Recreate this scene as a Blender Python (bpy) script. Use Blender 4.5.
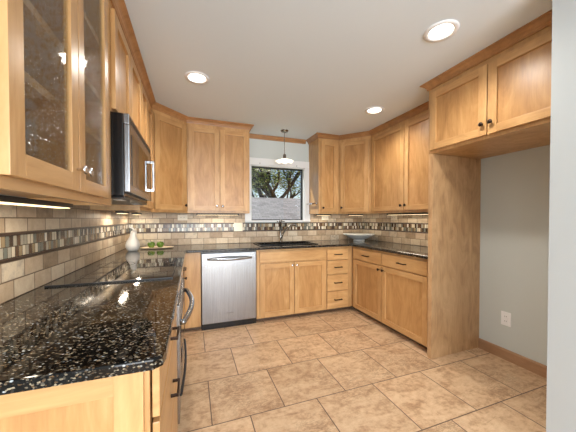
import bpy, bmesh, math, random
from mathutils import Vector, Matrix
random.seed(7)
C = bpy.context.scene
for o in list(bpy.data.objects): bpy.data.objects.remove(o)
PI = math.pi
H = 2.382; W = 3.32; ZC = .885; ZS = .858; ZU = 1.285

# ---------------------------------------------------------------- camera
cd = bpy.data.cameras.new('camera'); cam = bpy.data.objects.new('camera', cd); C.collection.objects.link(cam)
cd.sensor_width = 36; cd.lens = 263.75*36/576; cd.clip_start = .02
cd.shift_x = -1.27/576; cd.shift_y = 6.77/576
yaw, pit, rol = .3522, -.0159, -.0008
fw = Vector((math.sin(yaw)*math.cos(pit), math.cos(yaw)*math.cos(pit), math.sin(pit)))
rt = Vector((math.cos(yaw), -math.sin(yaw), 0)); up = rt.cross(fw)
r2 = rt*math.cos(rol)+up*math.sin(rol); u2 = -rt*math.sin(rol)+up*math.cos(rol)
M = Matrix((r2, u2, -fw)).transposed().to_4x4(); M.translation = Vector((.7151, -3.6128, 1.219))
cam.matrix_world = M; C.camera = cam

# ---------------------------------------------------------------- world, sun, added fill lights, exposure
wd = bpy.data.worlds.new('world'); C.world = wd; wd.use_nodes = True
nt = wd.node_tree; bg = nt.nodes['Background']
sky = nt.nodes.new('ShaderNodeTexSky'); sky.sky_type = 'NISHITA'; sky.sun_disc = False
sky.sun_elevation = math.radians(42); sky.sun_rotation = math.radians(150); sky.air_density = 1.0; sky.dust_density = 2.0
nt.links.new(sky.outputs[0], bg.inputs[0]); bg.inputs[1].default_value = .16
def light(name, kind, loc, energy, color=(1,1,1), rot=(0,0,0), size=1, size_y=None, **kw):
    d = bpy.data.lights.new(name, kind); d.energy = energy; d.color = color
    if kind == 'AREA':
        d.size = size
        if size_y: d.shape = 'RECTANGLE'; d.size_y = size_y
    elif kind != 'SUN': d.shadow_soft_size = size
    for k, v in kw.items(): setattr(d, k, v)
    o = bpy.data.objects.new(name, d); C.collection.objects.link(o); o.location = loc; o.rotation_euler = rot
    return o
light('sun', 'SUN', (0, 20, 20), 3.2, (1, .95, .86), (math.radians(-28), math.radians(-38), 0), angle=math.radians(.6))
# unseen area lights added as daylight fill; the rear one tilts towards the ceiling
light('fill_rear', 'AREA', (1.1, -6.8, 1.1), 165, (.90, .95, 1), (math.radians(103), 0, 0), 3.2, 1.9)
light('fill_left', 'AREA', (-.9, -4.9, 1.5), 14, (.88, .94, 1), (math.radians(96), 0, math.radians(-55)), 1.6, 1.8)
C.view_settings.view_transform = 'Standard'; C.view_settings.look = 'None'
C.view_settings.gamma = 1; C.view_settings.use_curve_mapping = False
C.view_settings.exposure = .54

# ---------------------------------------------------------------- helpers
class MB:
    def __init__(s): s.bm = bmesh.new()
    def box(s, a, b, bevel=0, mi=0):
        x0, x1 = sorted((a[0], b[0])); y0, y1 = sorted((a[1], b[1])); z0, z1 = sorted((a[2], b[2]))
        vs = [s.bm.verts.new(p) for p in ((x0,y0,z0),(x1,y0,z0),(x1,y1,z0),(x0,y1,z0),(x0,y0,z1),(x1,y0,z1),(x1,y1,z1),(x0,y1,z1))]
        fs = [s.bm.faces.new([vs[i] for i in f]) for f in ((3,2,1,0),(4,5,6,7),(0,1,5,4),(1,2,6,5),(2,3,7,6),(3,0,4,7))]
        for f in fs: f.material_index = mi
        if bevel:
            es = list({e for f in fs for e in f.edges})
            bmesh.ops.bevel(s.bm, geom=es, offset=bevel, segments=2, affect='EDGES', profile=.6)
        return s
    def prism(s, pts, z0, z1, bevel=0, mi=0):
        n = len(pts)
        lo = [s.bm.verts.new((x, y, z0)) for x, y in pts]; hi = [s.bm.verts.new((x, y, z1)) for x, y in pts]
        fs = [s.bm.faces.new(lo[::-1]), s.bm.faces.new(hi)]
        for i in range(n): fs.append(s.bm.faces.new((lo[i], lo[(i+1) % n], hi[(i+1) % n], hi[i])))
        for f in fs: f.material_index = mi
        if bevel:
            es = list(fs[1].edges)+list(fs[0].edges)
            bmesh.ops.bevel(s.bm, geom=es, offset=bevel, segments=3, affect='EDGES', profile=.5)
        return s
    def lathe(s, prof, n=24, c=(0,0,0), axis='z', mi=0, cap=True):
        rings = []
        for r, h in prof:
            ring = []
            for k in range(n):
                a = 2*PI*k/n; u, v = r*math.cos(a), r*math.sin(a)
                p = {'z': (u, v, h), 'y': (u, h, v), 'x': (h, u, v)}[axis]
                ring.append(s.bm.verts.new((p[0]+c[0], p[1]+c[1], p[2]+c[2])))
            rings.append(ring)
        fs = []
        for a, b in zip(rings, rings[1:]):
            for k in range(n): fs.append(s.bm.faces.new((a[k], a[(k+1) % n], b[(k+1) % n], b[k])))
        for f in fs: f.smooth = True; f.material_index = mi
        if cap:
            for rg in (rings[0][::-1], rings[-1]):
                f = s.bm.faces.new(rg); f.material_index = mi
        return s
    def tube(s, pts, r, n=10, mi=0, ell=None):
        pts = [Vector(p) for p in pts]; m = len(pts)
        rs = r if isinstance(r, (list, tuple)) else [r]*m
        t = (pts[1]-pts[0]).normalized()
        u = t.orthogonal().normalized()
        rings = []
        for i, p in enumerate(pts):
            if i == 0: d = pts[1]-pts[0]
            elif i == m-1: d = pts[-1]-pts[-2]
            else: d = (pts[i+1]-p).normalized()+(p-pts[i-1]).normalized()
            d.normalize(); u = (u-d*u.dot(d)).normalized(); v = d.cross(u)
            rings.append([s.bm.verts.new(p+(u*math.cos(2*PI*k/n)+v*math.sin(2*PI*k/n))*rs[i]) for k in range(n)])
        for a, b in zip(rings, rings[1:]):
            for k in range(n):
                f = s.bm.faces.new((a[k], a[(k+1) % n], b[(k+1) % n], b[k])); f.smooth = True; f.material_index = mi
        s.bm.faces.new(rings[0][::-1]).material_index = mi; s.bm.faces.new(rings[-1]).material_index = mi
        return s
    def sweep(s, path, prof, mi=0):
        # path in plan, profile (out, z); out is to the right of the walking direction; mitred
        P = [Vector((x, y)) for x, y in path]; n = len(P); rings = []
        for i, p in enumerate(P):
            ns = []
            if i > 0: d = (P[i]-P[i-1]).normalized(); ns.append(Vector((d.y, -d.x)))
            if i < n-1: d = (P[i+1]-P[i]).normalized(); ns.append(Vector((d.y, -d.x)))
            if len(ns) == 2:
                m = (ns[0]+ns[1]).normalized(); k = 1/m.dot(ns[0])
            else: m = ns[0]; k = 1
            rings.append([s.bm.verts.new((p.x+m.x*o*k, p.y+m.y*o*k, z)) for o, z in prof])
        q = len(prof)
        for a, b in zip(rings, rings[1:]):
            for k in range(q): s.bm.faces.new((a[k], a[(k+1) % q], b[(k+1) % q], b[k])).material_index = mi
        s.bm.faces.new(rings[0][::-1]); s.bm.faces.new(rings[-1])
        return s
    def xf(s, m): bmesh.ops.transform(s.bm, matrix=m, verts=s.bm.verts); return s
    def build(s, name, mats, parent=None, loc=None, rot=None):
        bmesh.ops.recalc_face_normals(s.bm, faces=s.bm.faces)
        me = bpy.data.meshes.new(name); s.bm.to_mesh(me); s.bm.free()
        for m in (mats if isinstance(mats, (list, tuple)) else [mats]): me.materials.append(m)
        o = bpy.data.objects.new(name, me); C.collection.objects.link(o)
        if parent: o.parent = parent
        if loc: o.location = loc
        if rot: o.rotation_euler = rot
        return o
def tag(o, label=None, cat=None, group=None, kind=None):
    if label: o['label'] = label
    if cat: o['category'] = cat
    if group: o['group'] = group
    if kind: o['kind'] = kind
    return o
def thing(name, label, cat, loc=(0,0,0), rz=0, group=None, kind=None):
    o = bpy.data.objects.new(name, None); C.collection.objects.link(o); o.empty_display_size = .1
    o.location = loc; o.rotation_euler = (0, 0, rz)
    return tag(o, label, cat, group, kind)
def copy_tree(o, parent=None):
    kids = list(o.children)
    c = o.copy(); C.collection.objects.link(c)
    if parent: c.parent = parent
    for k in kids: copy_tree(k, c)
    return c

# ---------------------------------------------------------------- materials
def lin(c):
    return tuple((v/255/12.92 if v/255 <= .04045 else ((v/255+.055)/1.055)**2.4) for v in c)+(1,)
class Mat:
    def __init__(s, name):
        s.m = bpy.data.materials.new(name); s.m.use_nodes = True; s.nt = s.m.node_tree
        s.b = s.nt.nodes['Principled BSDF']
    def n(s, t, **kw):
        x = s.nt.nodes.new(t)
        for k, v in kw.items():
            if k in x.inputs: x.inputs[k].default_value = v
            else: setattr(x, k, v)
        return x
    def l(s, a, b): s.nt.links.new(a, b)
    def set(s, **kw):
        for k, v in kw.items(): s.b.inputs[k.replace('_', ' ')].default_value = v
        return s
    def ramp(s, stops, interp='LINEAR'):
        r = s.n('ShaderNodeValToRGB'); e = r.color_ramp; e.interpolation = interp
        while len(e.elements) < len(stops): e.elements.new(.5)
        for el, (p, c) in zip(e.elements, stops): el.position = p; el.color = lin(c) if len(c) == 3 else c
        return r
    def bump(s, src, strength=.2, dist=.01):
        b = s.n('ShaderNodeBump'); b.inputs['Strength'].default_value = strength; b.inputs['Distance'].default_value = dist
        s.l(src, b.inputs['Height']); s.l(b.outputs[0], s.b.inputs['Normal'])
    def math(s, op, a, b=None):
        x = s.n('ShaderNodeMath', operation=op)
        for i, v in enumerate((a, b)):
            if v is None: continue
            if isinstance(v, (int, float)): x.inputs[i].default_value = v
            else: s.l(v, x.inputs[i])
        return x.outputs[0]
def simple(name, rgb, rough=.5, metal=0, **kw):
    m = Mat(name); m.set(Base_Color=lin(rgb), Roughness=rough, Metallic=metal, **kw); return m.m
def wood(name, c0, c1, c2, axis='z', rough=.36, fig=1.0):
    m = Mat(name)
    tc = m.n('ShaderNodeTexCoord'); oi = m.n('ShaderNodeObjectInfo'); mp = m.n('ShaderNodeMapping')
    sc = {'z': (24, 24, 1.8), 'x': (1.8, 24, 24), 'y': (24, 1.8, 24)}[axis]; sc2 = {'z': (5, 5, 1.6), 'x': (1.6, 5, 5), 'y': (5, 1.6, 5)}[axis]
    mp.inputs['Scale'].default_value = sc
    off = m.n('ShaderNodeVectorMath', operation='SCALE'); off.inputs['Scale'].default_value = 37
    cb = m.n('ShaderNodeCombineXYZ'); m.l(oi.outputs['Random'], cb.inputs[0]); m.l(oi.outputs['Random'], cb.inputs[1]); m.l(oi.outputs['Random'], cb.inputs[2])
    m.l(cb.outputs[0], off.inputs[0]); ad = m.n('ShaderNodeVectorMath', operation='ADD')
    m.l(tc.outputs['Object'], ad.inputs[0]); m.l(off.outputs[0], ad.inputs[1]); m.l(ad.outputs[0], mp.inputs[0])
    n1 = m.n('ShaderNodeTexNoise', Scale=1.6, Detail=6, Roughness=.62, Distortion=.8*fig); m.l(mp.outputs[0], n1.inputs['Vector'])
    mp2 = m.n('ShaderNodeMapping'); mp2.inputs['Scale'].default_value = sc2; m.l(ad.outputs[0], mp2.inputs[0]); n2 = m.n('ShaderNodeTexNoise', Scale=1.5, Detail=7, Roughness=.6, Distortion=fig); m.l(mp2.outputs[0], n2.inputs['Vector'])
    mx = m.math('ADD', m.math('MULTIPLY', n1.outputs[0], .34), m.math('MULTIPLY', n2.outputs[0], .66))
    r = m.ramp([(.28, c2), (.5, c1), (.72, c0)]); m.l(mx, r.inputs[0])
    hs = m.n('ShaderNodeHueSaturation'); m.l(r.outputs[0], hs.inputs['Color'])
    m.l(m.math('ADD', m.math('MULTIPLY', oi.outputs['Random'], .12), .94), hs.inputs['Value'])
    m.l(hs.outputs[0], m.b.inputs['Base Color'])
    m.set(Roughness=rough, Coat_Weight=.15, Coat_Roughness=.25)
    m.bump(n1.outputs[0], .04, .004)
    return m.m
MAPLE = ((218,178,126), (198,154,101), (168,123,75))
Wz = wood('maple_upright', *MAPLE, axis='z'); Wx = wood('maple_level', *MAPLE, axis='x')
Wp = wood('maple_panel', (208,165,112), (187,141,88), (157,111,65), axis='z', fig=1.6)
Wi = wood('maple_interior', (214,180,138), (196,160,116), (172,134,94), axis='z', rough=.5)
CRN = wood('crown_wood', (192,146,98), (170,124,80), (140,98,60), axis='x', rough=.34)
BASEB = wood('baseboard_wood', (190,152,118), (168,130,98), (140,104,76), axis='y', rough=.4)
PNL = wood('panel_veneer', (222,184,140), (202,162,118), (164,124,86), axis='z', fig=2.2)
STEEL = Mat('brushed_steel')
tc = STEEL.n('ShaderNodeTexCoord'); mp = STEEL.n('ShaderNodeMapping'); mp.inputs['Scale'].default_value = (90, 90, 1.2)
nn = STEEL.n('ShaderNodeTexNoise', Scale=3, Detail=4); STEEL.l(tc.outputs['Object'], mp.inputs[0]); STEEL.l(mp.outputs[0], nn.inputs['Vector'])
rr = STEEL.ramp([(.3, (146,148,151)), (.7, (172,174,177))]); STEEL.l(nn.outputs[0], rr.inputs[0]); STEEL.l(rr.outputs[0], STEEL.b.inputs['Base Color'])
STEEL.set(Metallic=1.0, Roughness=.26, Anisotropic=.5); STEEL.bump(nn.outputs[0], .03, .002); STEEL = STEEL.m
CHROME = simple('chrome', (225,225,228), .08, 1)
NICKEL = simple('satin_nickel', (150,146,140), .25, 1)
BRONZE = simple('dark_bronze', (52,38,30), .35, .8)
BLACK = simple('black_enamel', (10,10,11), .25)
BLKGLS = simple('black_glass', (8,8,9), .04)
BLKPL = simple('black_plastic', (16,16,17), .35)
WHITE = simple('white_paint', (238,240,240), .4)
PLATE = simple('white_plate', (246,248,250), .35)
BEIGE = simple('beige_plate', (236,226,206), .4)
BOWLM = simple('white_glazed', (236,240,238), .3)
SOCK = simple('socket_dark', (60,60,62), .5)
def paint(name, rgb, sc=120, st=.06):
    m = Mat(name); m.set(Base_Color=lin(rgb), Roughness=.85)
    tc = m.n('ShaderNodeTexCoord'); n = m.n('ShaderNodeTexNoise', Scale=sc, Detail=2); m.l(tc.outputs['Object'], n.inputs['Vector'])
    m.bump(n.outputs[0], st, .003); return m.m
WALLM = paint('wall_paint', (206,213,211)); WALLR = paint('hall_wall_paint', (192,197,198)); CEILM = paint('ceiling_paint', (224,233,239), 160, .08)
# granite
g = Mat('granite'); tc = g.n('ShaderNodeTexCoord')
nz = g.n('ShaderNodeTexNoise', Scale=60, Detail=4, Roughness=.7); g.l(tc.outputs['Object'], nz.inputs['Vector'])
v1 = g.n('ShaderNodeTexVoronoi', Scale=180, feature='F1'); v2 = g.n('ShaderNodeTexVoronoi', Scale=290, feature='F1')
mp1 = g.n('ShaderNodeMapping'); mp1.inputs['Rotation'].default_value = (0, 0, .5); mp1.inputs['Scale'].default_value = (.7, 1.1, 1)
g.l(tc.outputs['Object'], mp1.inputs[0]); g.l(mp1.outputs[0], v1.inputs['Vector']); g.l(mp1.outputs[0], v2.inputs['Vector'])
sep = g.n('ShaderNodeSeparateColor'); g.l(v1.outputs['Color'], sep.inputs[0])
sep2 = g.n('ShaderNodeSeparateColor'); g.l(v2.outputs['Color'], sep2.inputs[0])
base = g.ramp([(.4, (5,5,6)), (.58, (16,15,14)), (.75, (46,40,32))]); g.l(nz.outputs[0], base.inputs[0])
f1 = g.ramp([(.86, (0,0,0)), (.89, (255,255,255))]); g.l(sep.outputs[0], f1.inputs[0])
f1b = g.ramp([(.25, (255,255,255)), (.5, (0,0,0))]); g.l(v1.outputs['Distance'], f1b.inputs[0])
fl = g.math('MULTIPLY', f1.outputs[0], f1b.outputs[0])
c1 = g.ramp([(.0, (170,160,140)), (.45, (140,140,138)), (.6, (160,172,182)), (1, (206,204,196))]); g.l(sep.outputs[1], c1.inputs[0])
mixa = g.n('ShaderNodeMix', data_type='RGBA'); g.l(fl, mixa.inputs[0]); g.l(base.outputs[0], mixa.inputs[6]); g.l(c1.outputs[0], mixa.inputs[7])
f2 = g.ramp([(.80, (0,0,0)), (.84, (255,255,255))]); g.l(sep2.outputs[0], f2.inputs[0])
c2 = g.ramp([(0, (92,70,46)), (.5, (70,66,60)), (1, (150,138,116))]); g.l(sep2.outputs[2], c2.inputs[0])
mixb = g.n('ShaderNodeMix', data_type='RGBA'); g.l(f2.outputs[0], mixb.inputs[0]); g.l(mixa.outputs[2], mixb.inputs[6]); g.l(c2.outputs[0], mixb.inputs[7])
g.l(mixb.outputs[2], g.b.inputs['Base Color']); g.set(Roughness=.06, IOR=1.45, Specular_IOR_Level=.36); GRAN = g.m
# floor tile
f = Mat('floor_tile'); tc = f.n('ShaderNodeTexCoord'); sp = f.n('ShaderNodeSeparateXYZ'); f.l(tc.outputs['Object'], sp.inputs[0])
TW = .4539
u = f.math('ADD', sp.outputs[0], -1.0448+TW*20)
v = f.math('ADD', f.math('ADD', sp.outputs[1], f.math('MULTIPLY', sp.outputs[0], -.0)), 1.1171+TW*20-.01)
cb = f.n('ShaderNodeCombineXYZ'); f.l(u, cb.inputs[0]); f.l(v, cb.inputs[1])
br = f.n('ShaderNodeTexBrick', offset=.5, offset_frequency=2, squash=1)
for k, val in dict(Scale=1, **{'Mortar Size': .0036, 'Mortar Smooth': .15, 'Brick Width': TW, 'Row Height': TW, 'Bias': 0}).items(): br.inputs[k].default_value = val
br.inputs['Color1'].default_value = (0,0,0,1); br.inputs['Color2'].default_value = (1,1,1,1); br.inputs['Mortar'].default_value = (.5,.5,.5,1)
f.l(cb.outputs[0], br.inputs['Vector'])
# every tile carries its own veining
ofs = f.n('ShaderNodeVectorMath', operation='SCALE'); ofs.inputs['Scale'].default_value = 9; f.l(br.outputs['Color'], ofs.inputs[0])
ad = f.n('ShaderNodeVectorMath', operation='ADD'); f.l(tc.outputs['Object'], ad.inputs[0]); f.l(ofs.outputs[0], ad.inputs[1])
mpf = f.n('ShaderNodeMapping'); mpf.inputs['Scale'].default_value = (1, 2.6, 1); mpf.inputs['Rotation'].default_value = (0, 0, .6); f.l(ad.outputs[0], mpf.inputs[0])
n1 = f.n('ShaderNodeTexNoise', Scale=4.2, Detail=12, Roughness=.74, Distortion=.7); f.l(mpf.outputs[0], n1.inputs['Vector'])
n2 = f.n('ShaderNodeTexNoise', Scale=26, Detail=6, Roughness=.7); f.l(ad.outputs[0], n2.inputs['Vector'])
mx = f.math('ADD', f.math('MULTIPLY', n1.outputs[0], .6), f.math('MULTIPLY', n2.outputs[0], .4))
rp = f.ramp([(.30, (128,94,66)), (.42, (176,140,106)), (.50, (204,170,134)), (.60, (218,188,152)), (.70, (196,164,130))]); f.l(mx, rp.inputs[0])
hs = f.n('ShaderNodeHueSaturation'); f.l(rp.outputs[0], hs.inputs['Color'])
n3 = f.n('ShaderNodeTexNoise', Scale=7, Detail=8, Roughness=.7, Distortion=2.2); f.l(mpf.outputs[0], n3.inputs['Vector'])
n4 = f.n('ShaderNodeTexNoise', Scale=1.7, Detail=2); f.l(ad.outputs[0], n4.inputs['Vector'])
vr = f.ramp([(.0, (255,255,255)), (.045, (0,0,0))]); f.l(f.math('ABSOLUTE', f.math('ADD', n3.outputs[0], -.5)), vr.inputs[0])
vm = f.ramp([(.48, (0,0,0)), (.62, (255,255,255))]); f.l(n4.outputs[0], vm.inputs[0])
vx = f.n('ShaderNodeMix', data_type='RGBA'); f.l(f.math('MULTIPLY', f.math('MULTIPLY', vr.outputs[0], vm.outputs[0]), .6), vx.inputs[0]); f.l(rp.outputs[0], vx.inputs[6]); vx.inputs[7].default_value = lin((112,78,52))
f.l(vx.outputs[2], hs.inputs['Color'])
sb = f.n('ShaderNodeSeparateColor'); f.l(br.outputs['Color'], sb.inputs[0])
f.l(f.math('ADD', f.math('MULTIPLY', sb.outputs[0], .14), .92), hs.inputs['Value'])
mg = f.n('ShaderNodeMix', data_type='RGBA'); f.l(br.outputs['Fac'], mg.inputs[0]); f.l(hs.outputs[0], mg.inputs[6]); mg.inputs[7].default_value = lin((96,74,58))
f.l(mg.outputs[2], f.b.inputs['Base Color']); f.set(Roughness=.42)
hh = f.math('ADD', f.math('MULTIPLY', br.outputs['Fac'], -1), f.math('MULTIPLY', n2.outputs[0], .35))
f.bump(hh, .35, .004); FLOORM = f.m
# wall tiles: local x runs along the wall, z is up
def brick_mat(name, bw, rh, mort, stops, mortar, off=.5, z0=0, rough=.45, vein=True, bump=.5, shift=0):
    m = Mat(name); tc = m.n('ShaderNodeTexCoord'); sp = m.n('ShaderNodeSeparateXYZ'); m.l(tc.outputs['Object'], sp.inputs[0])
    cb = m.n('ShaderNodeCombineXYZ'); m.l(m.math('ADD', sp.outputs[0], bw*40+shift), cb.inputs[0]); m.l(m.math('ADD', sp.outputs[2], -z0+rh*20), cb.inputs[1])
    br = m.n('ShaderNodeTexBrick', offset=off, offset_frequency=2, squash=1)
    for k, val in {'Scale': 1, 'Mortar Size': mort, 'Mortar Smooth': .3, 'Brick Width': bw, 'Row Height': rh, 'Bias': 0}.items(): br.inputs[k].default_value = val
    br.inputs['Color1'].default_value = (0,0,0,1); br.inputs['Color2'].default_value = (1,1,1,1); br.inputs['Mortar'].default_value = (0,0,0,1)
    m.l(cb.outputs[0], br.inputs['Vector'])
    # per-tile random from cell index, better spread than the two-colour mix
    s1 = m.n('ShaderNodeSeparateColor'); m.l(br.outputs['Color'], s1.inputs[0])
    wn = m.n('ShaderNodeTexWhiteNoise', noise_dimensions='1D'); m.l(m.math('MULTIPLY', s1.outputs[0], 77.7), wn.inputs['W'])
    val = wn.outputs['Value']
    nz = m.n('ShaderNodeTexNoise', Scale=22, Detail=6, Roughness=.65); m.l(tc.outputs['Object'], nz.inputs['Vector'])
    if vein: val = m.math('ADD', m.math('MULTIPLY', val, .72), m.math('MULTIPLY', m.math('ADD', nz.outputs[0], -.3), .7))
    r = m.ramp(stops, 'LINEAR' if vein else 'CONSTANT'); m.l(val, r.inputs[0])
    mg = m.n('ShaderNodeMix', data_type='RGBA'); m.l(br.outputs['Fac'], mg.inputs[0]); m.l(r.outputs[0], mg.inputs[6]); mg.inputs[7].default_value = lin(mortar)
    m.l(mg.outputs[2], m.b.inputs['Base Color']); m.set(Roughness=rough)
    m.bump(m.math('ADD', m.math('MULTIPLY', br.outputs['Fac'], -1), m.math('MULTIPLY', nz.outputs[0], .3 if vein else 0)), bump, .003)
    return m.m
TRAV = [(.0, (122,104,84)), (.25, (168,146,120)), (.5, (192,172,146)), (.75, (214,200,176)), (.95, (156,144,130))]
TLOW = brick_mat('travertine_low', .155, .0785, .003, TRAV, (110,92,74), z0=ZC+.001)
TUP = brick_mat('travertine_high', .155, .062, .003, TRAV, (110,92,74), z0=1.161, shift=.05)
MOS = brick_mat('mosaic', .025, .0465, .0018, [(0, (84,60,42)), (.16, (206,196,174)), (.32, (112,92,70)), (.42, (160,156,142)), (.54, (58,44,34)), (.64, (222,216,202)), (.78, (146,128,98)), (.88, (108,112,104))], (70,56,44), z0=1.057, rough=.18, vein=False, bump=.4)
LINER = simple('liner_stone', (62,44,34), .35)
# glass
sg = Mat('seeded_glass'); sg.nt.nodes.remove(sg.b)
tc = sg.n('ShaderNodeTexCoord'); vo = sg.n('ShaderNodeTexVoronoi', Scale=70); sg.l(tc.outputs['Object'], vo.inputs['Vector'])
ro = sg.ramp([(0, (255,255,255)), (.55, (0,0,0))]); sg.l(vo.outputs['Distance'], ro.inputs[0]); bu = sg.n('ShaderNodeBump', Strength=1.0, Distance=.004); sg.l(ro.outputs[0], bu.inputs['Height'])
tr = sg.n('ShaderNodeBsdfTransparent'); tr.inputs[0].default_value = (.86, .87, .86, 1); gl = sg.n('ShaderNodeBsdfGlossy', Roughness=.04); sg.l(bu.outputs[0], gl.inputs['Normal'])
ms = sg.n('ShaderNodeMixShader'); ms.inputs[0].default_value = .16
sg.l(tr.outputs[0], ms.inputs[1]); sg.l(gl.outputs[0], ms.inputs[2]); sg.l(ms.outputs[0], sg.nt.nodes['Material Output'].inputs[0]); SEEDED = sg.m
# window pane: thin sheet glass
wg = Mat('window_glass'); wg.nt.nodes.remove(wg.b)
tr = wg.n('ShaderNodeBsdfTransparent'); gl = wg.n('ShaderNodeBsdfGlossy', Roughness=.01); ms = wg.n('ShaderNodeMixShader'); ms.inputs[0].default_value = .05
wg.l(tr.outputs[0], ms.inputs[1]); wg.l(gl.outputs[0], ms.inputs[2]); wg.l(ms.outputs[0], wg.nt.nodes['Material Output'].inputs[0]); WGL = wg.m
def emis(name, rgb, st):
    m = Mat(name); m.set(Base_Color=lin(rgb), Emission_Color=lin(rgb), Emission_Strength=st); return m.m
CANL = emis('can_lens', (255,246,230), 5); UNDL = emis('undercabinet_lens', (255,226,176), 1.8); SHADE = Mat('shade_glass').set(Base_Color=lin((238,238,232)), Roughness=.2, Emission_Color=lin((255,244,224)), Emission_Strength=.6).m

# ---------------------------------------------------------------- setting
def struct(name, mb, mat, label=None, parent=None):
    o = mb.build(name, mat, parent)
    if not parent: o['kind'] = 'structure'; o['label'] = label; o['category'] = name.split('_')[0]
    return o
struct('floor', MB().box((-3.0, -7, -.1), (3.6, .12, 0)), FLOORM, 'tan stone-look tile floor laid in running bond')
struct('ceiling', MB().box((-3.0, -7, H), (3.6, .12, H+.1)), CEILM, 'pale grey painted ceiling with recessed lights')
struct('wall_left', MB().box((-.12, -4.2, 0), (0, .12, H)), WALLM, 'left wall behind the cooktop counter')
WX0, WX1, WZ0, WZ1 = 1.475, 2.285, 1.195, 1.965
struct('wall_back', MB().box((-.12, 0, 0), (WX0, .12, H)).box((WX1, 0, 0), (3.6, .12, H)).box((WX0, 0, 0), (WX1, .12, WZ0)).box((WX0, 0, WZ1), (WX1, .12, H)), WALLM, 'grey-green wall around the sink window')
XR = 3.255
struct('wall_right', MB().prism([(W, 0), (3.6, 0), (3.6, -2.84), (XR, -2.84), (XR, -1.87), (W, -1.87)], 0, H), WALLM, 'pale grey wall at the back of the empty refrigerator recess')
struct('wall_front', MB().prism([(2.350, -2.842), (3.6, -2.842), (3.6, -7), (2.350, -7)], 0, H), WALLR, 'white wall end at the right edge of the picture')
struct('baseboard_right', MB().sweep([(XR, -1.912), (XR, -2.838)], [(0, .0), (.016, .0), (.016, .078), (.01, .09), (0, .09)]), BASEB, 'wooden baseboard along the refrigerator recess')
ZT = 2.326; CP = [(-.004, ZT), (.007, ZT), (.009, ZT+.006), (.006, ZT+.010), (.012, ZT+.015), (.016, ZT+.024), (.024, ZT+.034), (.036, ZT+.042), (.044, ZT+.044), (.044, ZT+.047), (.048, ZT+.048), (.048, H-.001), (-.004, H-.001)]
struct('trim_1', MB().sweep([(.0, -2.885), (.335, -2.885), (.335, -.65), (.655, -.335), (1.392, -.335), (1.392, -.002)], CP), CRN, 'stained crown moulding along the left and back-left cabinets')
struct('trim_2', MB().sweep([(1.445, -.001), (2.299, -.001)], [(0, H-.058), (.012, H-.058), (.02, H-.04), (.03, H-.02), (.03, H-.001), (0, H-.001)]), CRN, 'narrow wooden moulding across the wall above the window')
struct('trim_3', MB().sweep([(2.350, -.002), (2.350, -.335), (2.67, -.335), (2.965, -.66), (2.965, -1.862)], CP), CRN, 'stained crown moulding along the right corner cabinets')
struct('trim_4', MB().sweep([(2.99, -1.863), (2.645, -1.863), (2.645, -2.838)], CP), CRN, 'stained crown moulding over the refrigerator cabinet')
# window
win = thing('window_1', 'white framed window over the sink with a dark insect screen frame', 'window', ((WX0+WX1)/2, 0, WZ0), kind='structure')
hw = (WX1-WX0)/2; hh_ = WZ1-WZ0; cw = .083
MB().box((-hw-cw, -.018, -.0), (-hw, 0, hh_+cw+.01), .003).box((hw, -.018, 0), (hw+cw, 0, hh_+cw+.01), .003).box((-hw-cw, -.02, hh_), (hw+cw, -.0, hh_+cw+.012), .003).build('casing', WHITE, win)
MB().box((-hw-cw, -.035, -.022), (hw+cw, .1, 0), .004).build('sill', WHITE, win)
MB().box((-hw, .0, 0), (-hw+.012, .1, hh_)).box((hw-.012, 0, 0), (hw, .1, hh_)).box((-hw, 0, hh_-.012), (hw, .1, hh_)).build('jamb', WHITE, win)
fr = .014
MB().box((-hw+.012, .05, 0), (-hw+.012+fr, .08, hh_-.012)).box((hw-.012-fr*1.5, .05, 0), (hw-.012, .08, hh_-.012)).box((-hw+.012, .05, hh_-.03), (hw-.012, .08, hh_-.012)).box((-hw+.012, .05, 0), (hw-.012, .08, .012)).build('screen_frame', BLKPL, win)
MB().box((-hw+.02, .064, .01), (hw-.02, .067, hh_-.02)).build('pane', WGL, win)
for sx in (-.28, .27): MB().tube([(sx, -.02, hh_+.015), (sx, -.028, hh_+.015), (sx, -.03, hh_+.03)], .003).build('curtain_hook', NICKEL, win)

# ---------------------------------------------------------------- backsplashes
def splash(name, label, loc, rz, L, spans=None, zt=ZU):
    t = thing(name, label, 'backsplash', loc, rz)
    # local x along the wall, front face at y = -.012; spans = list of (x0, x1, ztop)
    spans = spans or [(0, L, zt)]
    lo = MB(); mo = MB(); li = MB()
    for a, b, z in spans:
        lo.box((a, -.012, ZC+.001), (b, -.001, 1.045))
        li.box((a, -.016, 1.045), (b, -.001, 1.056), .002)
        mo.box((a, -.011, 1.056), (b, -.001, 1.150)); li.box((a, -.016, 1.150), (b, -.001, 1.161), .002)
        if z > 1.17: MB().box((a, -.012, 1.161), (b, -.001, z)).build('upper_tile_field', TUP, t)
    lo.build('lower_tile_field', TLOW, t); mo.build('mosaic_band', MOS, t); li.build('pencil_liner', LINER, t)
    return t
splash('backsplash', 'tumbled stone tile backsplash with mosaic band on the left wall behind the cooktop', (0, -2.88, 0), PI/2, 2.88, [(0, .86, 1.283), (.86, 1.57, 1.335), (1.57, 2.866, 1.283)])
splash('backsplash', 'stone tile backsplash with mosaic band under the sink window on the back wall', (0, 0, 0), 0, W, [(0, 1.392, 1.283), (1.392, 2.37, 1.1605), (2.37, W-.014, 1.283)])
splash('backsplash', 'stone tile backsplash with mosaic band on the right wall behind the white bowl', (W, 0, 0), -PI/2, 1.86, [(0, 1.86, 1.283)])
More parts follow.
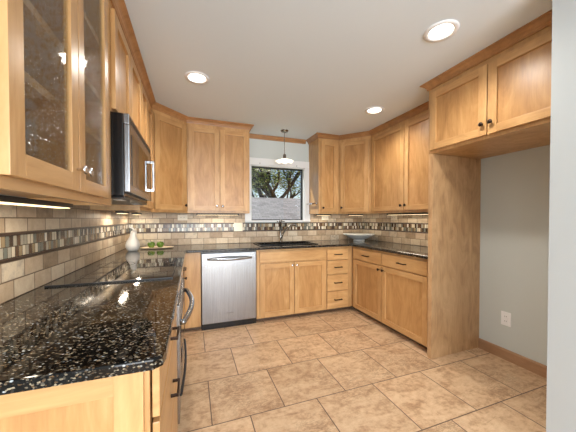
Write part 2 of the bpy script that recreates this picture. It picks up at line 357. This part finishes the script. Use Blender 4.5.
def plate(loc, rz, label, mat, slots=True, w=.115, h=.07):
    t = thing('outlet_plate', label, 'outlet', loc, rz)
    MB().box((-w/2, -.006, -h/2), (w/2, 0, h/2), .002).build('cover', mat, t)
    if slots:
        for s in (-1, 1):
            off = (s*.02, 0) if w > h else (0, s*.02)
            MB().box((off[0]-.014, -.0085, off[1]-.014), (off[0]+.014, -.006, off[1]+.014), .002).build('socket', mat, t)
            q = MB()
            for e in (-1, 1): q.box((off[0]+e*.006-.0012, -.0092, off[1]-.003), (off[0]+e*.006+.0012, -.0084, off[1]+.006))
            q.build('slot', SOCK, t)
    return t
plate((.60, -.0125, 1.232), 0, 'beige outlet plate on the back wall near the left corner cabinet', BEIGE)
plate((1.30, -.0165, 1.105), 0, 'beige switch plate set in the mosaic band left of the window', BEIGE, False, .115, .115)
plate((2.62, -.0125, 1.232), 0, 'beige outlet plate on the back wall right of the window', BEIGE)
plate((W-.0125, -.72, 1.232), -PI/2, 'beige outlet plate on the right wall above the mosaic band', BEIGE)
plate((XR, -2.133, .352), -PI/2, 'white outlet plate low on the grey refrigerator recess wall', PLATE, True, .075, .118)

# ---------------------------------------------------------------- cabinets
def knob(parent, x, z, y=-.021, mat=None):
    return MB().lathe([(.004, 0), (.005, -.012), (.008, -.016), (.0145, -.020), (.0155, -.026), (.010, -.030), (.001, -.031)], 16, (x, y, z), 'y').build('knob', mat or NICKEL, parent)
def pull(parent, x, z, w=.11, y=-.021, mat=None):
    m = MB(); w2 = w/2
    m.box((x-w2, y-.026, z-.005), (x-w2+.009, y, z+.005), .001); m.box((x+w2-.009, y-.026, z-.005), (x+w2, y, z+.005), .001)
    m.box((x-w2, y-.030, z-.006), (x+w2, y-.022, z+.006), .002)
    return m.build('pull', mat or BRONZE, parent)
def shaker(name, parent, x0, x1, z0, z1, st=.056, glassy=False, rails=None):
    m = MB(); y0, y1 = -.021, -.001; rb = rails or st
    m.box((x0, y0, z0), (x0+st, y1, z1), .0015, 0); m.box((x1-st, y0, z0), (x1, y1, z1), .0015, 0)
    m.box((x0+st, y0, z0), (x1-st, y1, z0+rb), .0015, 1); m.box((x0+st, y0, z1-st), (x1-st, y1, z1), .0015, 1)
    if not glassy: m.box((x0+st-.004, y0+.014, z0+rb-.004), (x1-st+.004, y1, z1-st+.004), 0, 2)
    d = m.build(name, [Wz, Wx, Wp], parent)
    if glassy: MB().box((x0+st-.004, -.013, z0+rb-.004), (x1-st+.004, -.009, z1-st+.004)).build('glass_pane', SEEDED, d)
    return d
def slab(name, parent, x0, x1, z0, z1):
    return MB().box((x0, -.022, z0), (x1, -.004, z1), .003).build(name, Wx, parent)
DEEP = .60
TOED = wood('toe_shaded', (112,88,68), (94,72,54), (76,58,44), axis='x')  # dark brown toe wood, shade beneath the cabinets put into its colour
def base_cab(label, loc, rz, w, items, toe=.048, D=DEEP, group='base cabinets', open_top=False):
    t = thing('base_cabinet', label, 'cabinet', loc, rz, group)
    if open_top: MB().box((0, 0, toe), (w, .02, ZS-.001)).box((0, .02, toe), (.018, D, ZS-.001)).box((w-.018, .02, toe), (w, D, ZS-.001)).box((.018, .02, toe), (w-.018, D, toe+.02)).box((.018, D-.01, toe+.02), (w-.018, D, ZS-.001)).build('body', Wz, t)
    else: MB().box((0, 0, toe), (w, D, ZS-.001), .001).build('body', Wz, t)
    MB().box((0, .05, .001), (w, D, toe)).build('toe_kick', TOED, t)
    for it in items:
        k = it[0]
        if k == 'door':
            d = shaker('door', t, *it[1:5])
            if len(it) > 5: knob(d, *it[5], mat=it[6] if len(it) > 6 else NICKEL)
        else:
            d = slab('drawer_front' if k == 'drawer' else 'false_front', t, *it[1:5])
            if k == 'drawer': pull(d, (it[1]+it[2])/2, it[5] if len(it) > 5 else (it[3]+it[4])/2)
    return t
# back run, doors face -y, body front at y=-.61
FB = -.611
base_cab('narrow plain wooden base panel cabinet left of the dishwasher', (.632, FB, 0), 0, .165, [])
base_cab('wooden sink base cabinet with two knobbed doors below the window', (1.413, FB, 0), 0, .905,
    [('false', .035, .895, .705, .835), ('door', .035, .460, .06, .688, (.435, .655), CHROME), ('door', .469, .895, .06, .688, (.493, .655), CHROME)], open_top=True)
base_cab('wooden base cabinet with a stack of four small drawers beside the sink doors', (2.318, FB, 0), 0, .39,
    [('drawer', .01, .315, .69, .825), ('drawer', .01, .315, .505, .678), ('drawer', .01, .315, .29, .493), ('drawer', .01, .315, .065, .278)])
# right run, facing -x: local x runs toward -y
base_cab('wooden base cabinet with two drawers over two doors on the right wall', (2.712, -.613, 0), -PI/2, 1.245,
    [('drawer', .055, .595, .70, .83), ('drawer', .605, 1.215, .70, .83), ('door', .055, .595, .06, .688, (.565, .645), BRONZE), ('door', .605, 1.215, .06, .688, (.635, .645), BRONZE)], D=.604)
# left run, facing +x: local x runs toward +y
LX = .611
base_cab('wooden corner base cabinet in the far left corner beyond the oven', (LX, -1.283, 0), PI/2, .668, [('drawer', .01, .44, .70, .83), ('door', .01, .44, .06, .69, (.41, .64), BRONZE)], D=.597)
nc = base_cab('wooden base cabinet with stacked drawers at the near end of the left counter', (LX, -2.87, 0), PI/2, .82,
    [('drawer', .01, .81, .705, .845, .757), ('drawer', .01, .81, .40, .692, .535), ('drawer', .01, .81, .06, .39, .30)], D=.597)
# panelled near end of that cabinet
m = MB(); y = -.0
for (a, b) in (((.012, -.016, .0), (.075, 0, ZS-.002)), ((.522, -.016, .0), (.585, 0, ZS-.002))): m.box(a, b, .001, 0)
m.box((.075, -.016, ZS-.062), (.522, 0, ZS-.002), .001, 1); m.box((.075, -.016, 0), (.522, 0, .12), .001, 1); m.box((.07, -.008, .1), (.53, 0, ZS-.058), 0, 2)
ep = m.build('end_panel', [Wz, Wx, Wp], nc); ep.rotation_euler = (0, 0, -PI/2); ep.location = (0, .597+.0, 0)
ep.location = (-.0005, .597, 0)

def wall_box(t, w, D, z0, z1): return MB().box((0, 0, z0), (w, D, z1), .001).build('body', Wz, t)
def wall_cab(label, loc, rz, w, doors, z0=ZU, z1=H-.002, D=.33, group='wall cabinets', kn=BRONZE, dz=(.028, 2.285)):
    t = thing('wall_cabinet', label, 'cabinet', loc, rz, group)
    wall_box(t, w, D, z0, z1)
    for x0, x1, kx in doors:
        d = shaker('door', t, x0, x1, z0+dz[0], dz[1])
        if kx is not None: knob(d, kx, z0+dz[0]+.055, mat=kn)
    return t
UD = .325
wall_cab('wooden double-door wall cabinet left of the window', (.664, -.331, 0), 0, .727, [(.02, .359, .33), (.368, .707, .395)], kn=CHROME, D=UD)
wall_cab('narrow single-door wooden wall cabinet just right of the window', (2.352, -.331, 0), 0, .316, [(.03, .285, .055)], D=UD)
wall_cab('wooden double-door wall cabinet on the right wall beside the refrigerator panel', (2.969, -.666, 0), -PI/2, 1.195, [(.03, .598, .57), (.608, 1.165, .635)], D=W-2.969-.003)
wall_cab('narrow two-door wooden wall cabinet between the microwave and the left corner', (.331, -1.283, 0), PI/2, .628, [(.01, .308, None), (.318, .61, None)], D=UD)
oc = wall_cab('short wooden wall cabinet with two doors above the microwave', (.331, -2.045, 0), PI/2, .76, [(.01, .375, None), (.385, .75, None)], z0=1.765, D=UD, dz=(.015, 2.285))
def corner(label, pts, face, kx, kn=BRONZE):
    # pts: plan outline; face: the two plan points of the diagonal front, left to right seen from the room
    a, b = Vector(face[0]), Vector(face[1]); d = b-a; L = d.length; rz = math.atan2(d.y, d.x)
    t = thing('corner_cabinet', label, 'cabinet', (a.x, a.y, 0), rz, 'wall cabinets')
    q = [Matrix.Rotation(-rz, 2) @ (Vector(p)-a) for p in pts]
    MB().prism([(p.x, p.y) for p in q], ZU, H-.002, .001).build('body', Wz, t)
    dr = shaker('door', t, .03, L-.03, ZU+.028, 2.285); knob(dr, kx if kx > 0 else L+kx, ZU+.085, mat=kn)
corner('diagonal wooden corner wall cabinet at the far left corner', [(.003, -.652), (.331, -.652), (.661, -.331), (.661, -.004), (.003, -.004)], ((.331, -.652), (.661, -.331)), -.055)
corner('diagonal wooden corner wall cabinet at the far right corner', [(2.671, -.004), (2.671, -.331), (2.966, -.662), (W-.003, -.662), (W-.003, -.004)], ((2.671, -.331), (2.966, -.662)), .055)
# glass-door cabinet
gc = thing('glass_door_cabinet', 'maple wall cabinet with two seeded glass doors hanging at the near left', 'cabinet', (.331, -2.883, 0), PI/2)
w, D = .835, .325; T = .018; m = MB()
m.box((0, .002, ZU), (T, D, H-.002)).box((w-T, .002, ZU), (w, D, H-.002)).box((T, .002, ZU+.03), (w-T, D, ZU+.048)).box((T, .002, H-.02), (w-T, D, H-.002)).box((T, D-.006, ZU+.03), (w-T, D, H-.002))
m.build('body', Wz, gc)
m = MB(); m.box((0, 0, ZU), (.03, .02, H-.002)).box((w-.045, 0, ZU), (w, .02, H-.002)).box((.03, 0, ZU), (w-.045, .02, ZU+.04)).box((.03, 0, 2.27), (w-.045, .02, H-.002)).box((.385, .0, ZU+.04), (.41, .02, 2.27))
m.build('face_frame', Wx, gc)
MB().box((T, .004, ZU+.004), (w-T, .02, ZU+.029)).build('light_rail', Wx, gc)
for z in (1.585, 1.79, 2.05): MB().box((T, .03, z), (w-T, D-.008, z+.026)).build('shelf', Wi, gc)
d = shaker('door', gc, .004, .376, ZU+.028, 2.285, .057, True); knob(d, .352, 1.385, mat=CHROME)
d = shaker('door', gc, .380, .722, ZU+.028, 2.285, .05, True); knob(d, .404, 1.385, mat=CHROME)
# refrigerator surround
fc = thing('refrigerator_cabinet', 'deep double-door wooden cabinet over the empty refrigerator recess', 'cabinet', (2.649, -1.866, 0), -PI/2)
FD = XR-2.649-.003
MB().box((0, 0, 1.775), (.972, FD, H-.002), .001).build('body', Wz, fc)
d = shaker('door', fc, .03, .494, 1.80, 2.285); knob(d, .470, 1.875, mat=BRONZE)
d = shaker('door', fc, .502, .944, 1.80, 2.285); knob(d, .530, 1.875, mat=BRONZE)
tag(MB().box((2.650, -1.908, .001), (XR-.003, -1.868, 1.773), .001).build('end_panel', PNL), 'tall floor-standing wooden side panel beside the empty refrigerator recess', 'cabinet panel')

# ---------------------------------------------------------------- countertop with sink cutout
SX0, SX1, SY0, SY1 = 1.50, 2.24, -.50, -.13
def counter():
    outer = [(.003, -2.90), (.625, -2.915), (.645, -2.90), (.65, -2.87), (.65, -.665), (.665, -.65), (2.655, -.65), (2.672, -.667), (2.672, -1.862), (W-.003, -1.862), (W-.003, -.003), (.003, -.003)]
    bm = bmesh.new()
    from mathutils.geometry import tessellate_polygon
    hole = [(SX0, SY0), (SX1, SY0), (SX1, SY1), (SX0, SY1)]
    allp = outer+hole
    tris = tessellate_polygon([[Vector((x, y, 0)) for x, y in outer], [Vector((x, y, 0)) for x, y in hole]])
    lo = [bm.verts.new((x, y, ZS)) for x, y in allp]; hi = [bm.verts.new((x, y, ZC)) for x, y in allp]
    for a, b, c in tris: bm.faces.new((lo[a], lo[b], lo[c])); bm.faces.new((hi[a], hi[c], hi[b]))
    n = len(outer)
    for i in range(n): bm.faces.new((lo[i], lo[(i+1) % n], hi[(i+1) % n], hi[i]))
    for i in range(4):
        j = n+i; k = n+(i+1) % 4; bm.faces.new((lo[j], lo[k], hi[k], hi[j]))
    bmesh.ops.recalc_face_normals(bm, faces=bm.faces)
    bmesh.ops.dissolve_limit(bm, angle_limit=.01, verts=bm.verts, edges=bm.edges)
    es = [e for e in bm.edges if len(e.link_faces) == 2 and all(abs(v.co.z-ZC) < 1e-5 for v in e.verts) and abs(e.calc_face_angle(0)) > .5]
    bmesh.ops.bevel(bm, geom=es, offset=.006, segments=3, affect='EDGES', profile=.5)
    me = bpy.data.meshes.new('countertop'); bm.to_mesh(me); bm.free(); me.materials.append(GRAN)
    o = bpy.data.objects.new('countertop', me); C.collection.objects.link(o)
    tag(o, 'polished black speckled granite countertop running around the three walls', 'countertop')
counter()
# sink: black double bowl, undermount
sk = thing('kitchen_sink', 'black double-bowl sink set in the granite under the window', 'sink', ((SX0+SX1)/2, (SY0+SY1)/2, .70))
a = (SX1-SX0)/2-.002; b = (SY1-SY0)/2-.002; m = MB(); top = ZC-.70-.012
m.box((-a, -b, 0), (a, b, .008)).box((-a, -b, .008), (-a+.008, b, top)).box((a-.008, -b, .008), (a, b, top)).box((-a, -b, .008), (a, -b+.008, top)).box((-a, b-.008, .008), (a, b, top)).box((-.012, -b, .008), (.012, b, top-.02))
m.build('bowl', BLKPL, sk)
for sx in (-.18, .18): MB().lathe([(.045, .008), (.043, .011), (.03, .0095), (.0, .0095)], 20, (sx, 0, 0), cap=False).build('drain', CHROME, sk)
MB().box((-a-.02, -b-.02, top+.0125), (a+.02, -b+.004, top+.020), .003).box((-a-.02, b-.004, top+.0125), (a+.02, b+.02, top+.020), .003).box((-a-.02, -b, top+.0125), (-a+.004, b, top+.020), .003).box((a-.004, -b, top+.0125), (a+.02, b, top+.020), .003).build('rim', BLACK, sk)

# faucet
fx, fy = 1.885, -.072
fa = thing('faucet', 'brushed metal faucet with arched spout and top lever behind the sink', 'faucet', (fx, fy, ZC+.001))
MB().lathe([(.028, 0), (.028, .01), (.019, .018), (.014, .03), (.013, .27), (.018, .275), (.018, .305), (.012, .318), (.001, .32)], 20).build('column', NICKEL, fa)
pts = [(.0, -.005, .035), (.012, -.012, .075), (.032, -.025, .13), (.062, -.045, .185), (.098, -.07, .224), (.135, -.095, .244), (.168, -.115, .247), (.19, -.13, .236), (.198, -.136, .215)]
MB().tube(pts, [.012]*7+[.015, .015], 12).build('spout', NICKEL, fa)
MB().tube([(-.055, .0, .292), (-.02, 0, .298), (.02, 0, .298), (.06, -.01, .292)], [.006, .008, .008, .006], 8).build('lever', CHROME, fa)

# ---------------------------------------------------------------- dishwasher
dw = thing('dishwasher', 'stainless steel dishwasher with a bowed bar handle left of the sink cabinet', 'dishwasher', (.8, -.605, 0))
MB().box((.002, .0, .015), (.608, .58, ZS-.003)).build('body', BLACK, dw)
MB().box((.006, -.027, .07), (.604, 0, .838), .004).build('door', STEEL, dw)
MB().box((.004, .012-.02, .002), (.606, .04, .066)).build('toe_kick', BLACK, dw)
pts = [(.065+.48*k/16, -.050-.028*math.sin(PI*k/16), .778) for k in range(17)]
h = MB(); h.tube(pts, [.011+.009*math.sin(PI*k/16) for k in range(17)], 10); h.box((.073, -.058, .766), (.093, -.027, .79), .003); h.box((.517, -.058, .766), (.537, -.027, .79), .003)
h.build('handle', STEEL, dw)
MB().box((.26, -.0285, .165), (.345, -.0265, .172)).build('badge', NICKEL, dw)

# ---------------------------------------------------------------- cooktop and oven
ck = thing('cooktop', 'flat black glass electric cooktop let into the left counter', 'cooktop', (.335, -1.62, ZC+.0005))
MB().box((-.29, -.385, 0), (.272, .40, .006), .003).build('glass_surface', BLKGLS, ck)
MB().box((-.294, -.392, 0), (.276, -.3855, .008), .001).build('front_trim', BLKPL, ck)
RING = simple('burner_print', (52,50,50), .2)
for x, y, r in ((-.13, -.18, .09), (.12, -.17, .115), (-.13, .2, .115), (.12, .2, .085)):
    m = MB(); m.lathe([(r, .0061), (r, .0065), (r-.004, .0065), (r-.004, .0061)], 40, (x, y, 0), cap=False)
    m.lathe([(r*.6, .0061), (r*.6, .0065), (r*.6-.002, .0065), (r*.6-.002, .0061)], 40, (x, y, 0), cap=False); m.build('burner_ring', RING, ck)
for k in range(4): MB().lathe([(.0, .0062), (.012, .0062), (.012, .012), (.009, .014), (0, .014)], 14, (.245, .06+.07*k, 0), cap=False).build('touch_pad', RING, ck)
ov = thing('oven', 'stainless built-in oven with a curved bar handle in the left base run', 'oven', (LX, -2.045, 0), PI/2)
MB().box((.003, 0, .02), (.757, .59, ZS-.003)).build('body', BLACK, ov)
MB().box((.004, -.028, .745), (.756, 0, ZS-.004), .004).build('control_panel', STEEL, ov)
m = MB().box((.004, -.036, .275), (.756, 0, .738), .004).build('door', STEEL, ov)
MB().box((.12, -.0385, .36), (.64, -.036, .60), .002).build('door_window', BLKGLS, m)
def bow(z, out, r, a=.06, b=.70, y0=-.036, p=None, n=20):
    q = [(a, y0, z)]+[(a+(b-a)*k/n, y0-out*(.35+.65*math.sin(PI*k/n)), z) for k in range(n+1)]+[(b, y0, z)]
    return MB().tube(q, r, 10)
bow(.64, .062, .016, .02, .72).build('handle', STEEL, m)
m = MB().box((.004, -.032, .075), (.756, 0, .268), .004).build('drawer_front', STEEL, ov)
bow(.23, .022, .008, .02, .74, y0=-.032).build('handle', BLKPL, m)
MB().box((.004, .03, .0), (.756, .3, .02)).build('base', BLACK, ov)

# ---------------------------------------------------------------- microwave
mw = thing('microwave', 'over-the-range stainless microwave with black case beneath the short cabinet', 'microwave', (0, -2.043, 1.337), PI/2)
mw.location = (.385, -2.043, 1.337)
MB().box((0, 0, 0), (.758, .38, .424), .003).build('case', BLACK, mw)
d = MB().box((0, -.028, .02), (.715, -.001, .37), .005).build('door', STEEL, mw)
MB().box((.05, -.0305, .06), (.60, -.027, .33), .002).build('door_window', BLKGLS, d)
MB().box((.655, -.062, .085), (.69, -.048, .315), .004).box((.655, -.05, .085), (.69, -.027, .105), .002).box((.655, -.05, .295), (.69, -.027, .315), .002).build('handle', CHROME, d)
MB().box((.718, -.028, .02), (.758, -.001, .37), .004).build('control_panel', BLKGLS, mw)
m = MB().box((0, -.026, .372), (.758, -.001, .424), .003)
for k in range(18): m.box((.03+.039*k, -.0275, .385), (.057+.039*k, -.0255, .41), 0, 1)
m.build('vent_grille', [STEEL, BLKPL], mw)
MB().box((.02, .0, -.012), (.738, .36, -.0005), .004).build('underside', BLKPL, mw)
for x in (.16, .60):
    MB().box((x-.045, .03, -.015), (x+.045, .075, -.0122), .002).build('task_lamp', PLATE, mw)

# ---------------------------------------------------------------- under-cabinet lights
def undercab(label, x, y, rz, L, en, z=ZU-.001, off=.0):
    t = thing('undercabinet_light', label, 'light fixture', (x, y, z), rz, 'under-cabinet lights')
    MB().box((0, -.03, -.018), (L, .03, 0), .003).build('housing', BLKPL, t)
    MB().box((.012, -.022, -.021), (L-.012, .022, -.0182), .001).build('lens', UNDL, t)
    l = light('undercabinet_lamp', 'AREA', (0, 0, 0), en*.8, (1, .86, .68), size=L*.9, size_y=.03); l.parent = t; l.location = (L/2, 0, -.023)
undercab('long black light bar under the glass-door cabinet', .20, -2.83, PI/2, .62, 2.4)
undercab('light bar under the cabinet between microwave and left corner', .13, -1.0, PI/2, .24, 1.7)
undercab('light bar under the diagonal cabinet at the left corner', .13, -.36, PI/2, .24, 1.4)
undercab('light bar under the cabinet left of the window', .76, -.18, 0, .52, 1.5)
undercab('light bar under the narrow cabinet right of the window', 2.40, -.18, 0, .22, .8)
undercab('light bar under the diagonal cabinet at the right corner', 2.90, -.22, -PI/4, .22, .8)
undercab('light bar under the cabinet on the right wall', 3.14, -.80, -PI/2, .90, 1.8)

# ---------------------------------------------------------------- recessed ceiling lights
def can(x, y, label):
    t = thing('recessed_light', label, 'ceiling light', (x, y, H), 0, 'recessed ceiling lights')
    MB().lathe([(.098, -.001), (.096, -.007), (.075, -.009), (.067, -.004), (.067, -.001)], 40, cap=False).build('trim_ring', PLATE, t)
    MB().lathe([(.0665, -.0045), (.0665, -.0015)], 40).build('lens', CANL, t)
    l = light('recessed_lamp', 'SPOT', (0, 0, 0), 40, (1, .95, .88), size=.07, spot_size=2.7, spot_blend=.9); l.parent = t; l.location = (0, 0, -.02)
can(.759, -1.293, 'recessed ceiling light above the cooktop side, leftmost of the three')
can(2.555, -1.257, 'recessed ceiling light near the right corner cabinets, farthest right in the back')
can(2.171, -2.384, 'large recessed ceiling light nearest the viewer by the refrigerator cabinet')

# ---------------------------------------------------------------- pendant
pd = thing('pendant_lamp', 'small pendant lamp with a ruffled white glass shade hanging before the window', 'pendant lamp', (1.865, -.304, H))
MB().lathe([(.001, -.030), (.012, -.028), (.045, -.016), (.052, -.004), (.052, -.001)], 24).build('canopy', NICKEL, pd)
MB().tube([(0, 0, -.028), (0, 0, -.315)], .004, 8).build('stem', NICKEL, pd)
MB().lathe([(.004, -.305), (.016, -.312), (.021, -.33), (.021, -.36), (.026, -.368), (.026, -.378), (.001, -.379)], 18).build('lamp_holder', NICKEL, pd)
bm = bmesh.new(); n = 48; rings = []
for r, z in ((.027, -.374), (.045, -.376), (.075, -.384), (.105, -.398), (.122, -.410)):
    rings.append([bm.verts.new((r*math.cos(2*PI*k/n), r*math.sin(2*PI*k/n), z+.008*(r/.122)**3*math.cos(8*2*PI*k/n))) for k in range(n)])
for a, b in zip(rings, rings[1:]):
    for k in range(n): bm.faces.new((a[k], a[(k+1) % n], b[(k+1) % n], b[k])).smooth = True
bmesh.ops.solidify(bm, geom=bm.faces[:], thickness=.003)
me = bpy.data.meshes.new('shade'); bm.to_mesh(me); bm.free(); me.materials.append(SHADE)
o = bpy.data.objects.new('shade', me); C.collection.objects.link(o); o.parent = pd
MB().lathe([(.004, -.379), (.016, -.386), (.019, -.396), (.013, -.406), (.001, -.41)], 14).build('bulb', CANL, pd)

# towel rod on the cabinet side by the window
tb = thing('towel_bar', 'short chrome towel bar on the cabinet side right of the window', 'towel bar', (2.3515, -.17, 1.43))
MB().tube([(-.045, -.12, 0), (-.045, .12, 0)], .012, 10).build('bar', CHROME, tb)
for s in (-.10, .10): MB().lathe([(.014, -.001), (.014, -.006), (.006, -.01), (.006, -.045)], 14, (0, s, 0), 'x').build('bracket', CHROME, tb)

# ---------------------------------------------------------------- counter objects
# gourd-shaped vase
vs = thing('gourd_vase', 'white textured pear-shaped ceramic gourd by the left backsplash', 'ornament', (.135, -.50, ZC+.001))
VM = Mat('dimpled_ceramic'); VM.set(Base_Color=lin((226,224,220)), Roughness=.4); tcv = VM.n('ShaderNodeTexCoord'); vv = VM.n('ShaderNodeTexVoronoi', Scale=60); VM.l(tcv.outputs['Object'], vv.inputs['Vector']); VM.bump(vv.outputs['Distance'], .5, .004)
m = MB(); n = 28; prof = [(.0, .0), (.038, .0), (.052, .012), (.064, .04), (.066, .065), (.058, .095), (.042, .125), (.030, .15), (.027, .168), (.029, .185), (.026, .20), (.014, .212), (.0, .215)]
rings = []
for r, z in prof:
    sx = .012*max(0, z-.12)/.09
    rings.append([m.bm.verts.new((max(r, .0008)*math.cos(2*PI*k/n)+sx, max(r, .0008)*math.sin(2*PI*k/n), z)) for k in range(n)])
for a, b in zip(rings, rings[1:]):
    for k in range(n): m.bm.faces.new((a[k], a[(k+1) % n], b[(k+1) % n], b[k])).smooth = True
m.bm.faces.new(rings[0][::-1]); m.bm.faces.new(rings[-1])
m.build('body', VM.m, vs)
MB().tube([(.012, 0, .21), (.006, 0, .228), (-.01, 0, .242), (-.02, 0, .240)], [.009, .008, .008, .006], 8).build('stem', VM.m, vs)
# tray and apples
TRW = wood('tray_wood', (232,216,188), (216,196,164), (196,172,138), axis='x', rough=.5)
tr_ = MB(); n = 40
pr = [(0, .0), (.115, .0), (.150, .010), (.156, .016), (.150, .018), (.115, .008), (0, .008)]
rings = [[tr_.bm.verts.new((max(r, .001)*1.10*math.cos(2*PI*k/n), max(r, .001)*.62*math.sin(2*PI*k/n), z)) for k in range(n)] for r, z in pr]
for a, b in zip(rings, rings[1:]):
    for k in range(n): tr_.bm.faces.new((a[k], a[(k+1) % n], b[(k+1) % n], b[k])).smooth = True
tr_.bm.faces.new(rings[0][::-1]); tr_.bm.faces.new(rings[-1])
tag(tr_.build('tray', TRW, None, (.345, -.325, ZC+.001)), 'shallow oval pale wooden tray holding two green apples', 'tray')
AP = Mat('green_apple_skin'); AP.set(Roughness=.25); ta = AP.n('ShaderNodeTexCoord'); na = AP.n('ShaderNodeTexNoise', Scale=14, Detail=3); AP.l(ta.outputs['Object'], na.inputs['Vector'])
ra = AP.ramp([(.35, (62,98,22)), (.65, (112,142,44))]); AP.l(na.outputs[0], ra.inputs[0]); AP.l(ra.outputs[0], AP.b.inputs['Base Color'])
STM = simple('apple_stem_brown', (70,48,28), .7)
def apple(x, y, label, rz):
    t = thing('apple', label, 'apple', (x, y, ZC+.0095), rz, 'green apples')
    MB().lathe([(.002, .004), (.012, .0), (.024, .006), (.034, .022), (.038, .038), (.036, .052), (.027, .063), (.014, .066), (.006, .061), (.001, .057)], 24).build('flesh', AP.m, t)
    MB().tube([(0, 0, .056), (.002, 0, .068), (.006, .001, .076)], .0015, 6).build('stem', STM, t)
apple(.285, -.335, 'green apple on the tray, the one nearer the white gourd', 0)
apple(.375, -.330, 'green apple on the tray, the one farther from the gourd', 1.3)
# bowl on foot
bo = thing('footed_bowl', 'wide shallow white bowl with flared rim in the right counter corner', 'bowl', (3.035, -.30, ZC+.001))
MB().lathe([(.0, .0), (.080, .0), (.085, .006), (.077, .022), (.070, .024)], 40, cap=False).build('foot', BOWLM, bo)
bm = bmesh.new(); n = 48
pr = [(.001, .022), (.075, .022), (.125, .044), (.185, .076), (.228, .099), (.236, .104), (.233, .107), (.18, .084), (.12, .052), (.07, .031), (.001, .030)]
rings = [[bm.verts.new((r*math.cos(2*PI*k/n), r*math.sin(2*PI*k/n), z)) for k in range(n)] for r, z in pr]
for a, b in zip(rings, rings[1:]):
    for k in range(n): bm.faces.new((a[k], a[(k+1) % n], b[(k+1) % n], b[k])).smooth = True
bm.faces.new(rings[0][::-1]); bm.faces.new(rings[-1]); bmesh.ops.recalc_face_normals(bm, faces=bm.faces)
me = bpy.data.meshes.new('dish'); bm.to_mesh(me); bm.free(); me.materials.append(BOWLM)
o = bpy.data.objects.new('dish', me); C.collection.objects.link(o); o.parent = bo

# ---------------------------------------------------------------- outdoors
SH = brick_mat('roof_shingle', .30, .14, .008, [(.1, (124,122,120)), (.4, (146,144,140)), (.7, (158,156,152)), (.95, (134,132,130))], (110,108,106), rough=.9)
STUC = paint('siding', (196,190,180)); GRS = simple('lawn', (86,110,54), .95)
struct('ground_outside', MB().box((-14, .2, -.6), (24, 30, -.5)), GRS, 'lawn outside the kitchen window')
nh = thing('neighbour_house', 'neighbouring house with a grey shingle roof seen through the window', 'house', (4.5, 9.5, -.5))
MB().box((-7, -2.6, 0), (7, 2.6, 1.15)).build('wall', STUC, nh)
rl = math.hypot(3.0, 1.62); ra_ = math.atan2(1.62, 3.0)
o = MB().box((-7.5, -.06, 0), (7.5, .0, rl)).build('roof', SH, nh); o.location = (0, -3.0, 1.12); o.rotation_euler = (-(PI/2-ra_), 0, 0)
o = MB().box((-7.5, 0, 0), (7.5, .06, rl)).build('roof', SH, nh); o.location = (0, 3.0, 1.12); o.rotation_euler = ((PI/2-ra_), 0, 0)
tree = thing('tree', 'leafy tree with dark branching trunk beyond the window', 'tree', (7.5, 17.5, -.5))
tree.scale = (1.2, 1.2, 1.2)
BK = simple('bark', (52,46,42), .9)
LF = Mat('leaf'); oi = LF.n('ShaderNodeNewGeometry'); rl_ = LF.ramp([(0, (66,88,40)), (.45, (120,144,64)), (.8, (178,188,96)), (1, (214,214,130))]); LF.l(oi.outputs['Random Per Island'], rl_.inputs[0]); LF.l(rl_.outputs[0], LF.b.inputs['Base Color']); LF.set(Roughness=.6)
LF.b.inputs['Transmission Weight'].default_value = 0
m = MB(); tips = []
def branch(p, d, L, r, depth):
    pts = [p]; q = p.copy(); dd = d.copy()
    for k in range(4):
        dd = (dd+Vector((random.uniform(-.25, .25), random.uniform(-.25, .25), random.uniform(-.08, .2)))).normalized(); q = q+dd*L/4; pts.append(q.copy())
    m.tube(pts, [r*(1-.4*i/4) for i in range(5)], 6)
    if depth == 0 or L < .5: tips.extend(pts[1:]); return
    if depth <= 2: tips.extend(pts[2:])
    for k in range(3 if depth > 2 else 3):
        a = random.uniform(0, 2*PI); s = random.uniform(.5, 1.0)
        nd = (dd+Vector((math.cos(a)*s, math.sin(a)*s, random.uniform(-.1, .45)))).normalized()
        branch(pts[random.choice((2, 3, 4))], nd, L*random.uniform(.6, .82), r*.58, depth-1)
branch(Vector((0, 0, 0)), Vector((-.12, 0, 1)).normalized(), 3.0, .24, 4)
branch(Vector((-.1, 0, 2.2)), Vector((-.9, 0, .9)).normalized(), 2.2, .13, 3)
branch(Vector((-.1, 0, 2.0)), Vector((.9, .1, .6)).normalized(), 2.0, .12, 3)
for k in range(3):
    a = k*2.1; branch(Vector((-.1, 0, 2.6)), Vector((math.cos(a), math.sin(a), .55)).normalized(), 2.4, .15, 3)
m.build('trunk', BK, tree)
bm = bmesh.new()
for t in tips:
    for k in range(17):
        c = t+Vector([random.gauss(0, .30) for _ in range(3)]); s = random.uniform(.05, .11)
        ax = Matrix.Rotation(random.uniform(0, 2*PI), 3, 'Z') @ Matrix.Rotation(random.uniform(-1, 1), 3, 'X')
        q = [c+ax@Vector(v) for v in ((-s, 0, 0), (0, -s*.5, .01), (s, 0, 0), (0, s*.5, .01))]
        bm.faces.new([bm.verts.new(v) for v in q])
me = bpy.data.meshes.new('foliage'); bm.to_mesh(me); bm.free(); me.materials.append(LF.m)
o = bpy.data.objects.new('foliage', me); C.collection.objects.link(o); o.parent = tree
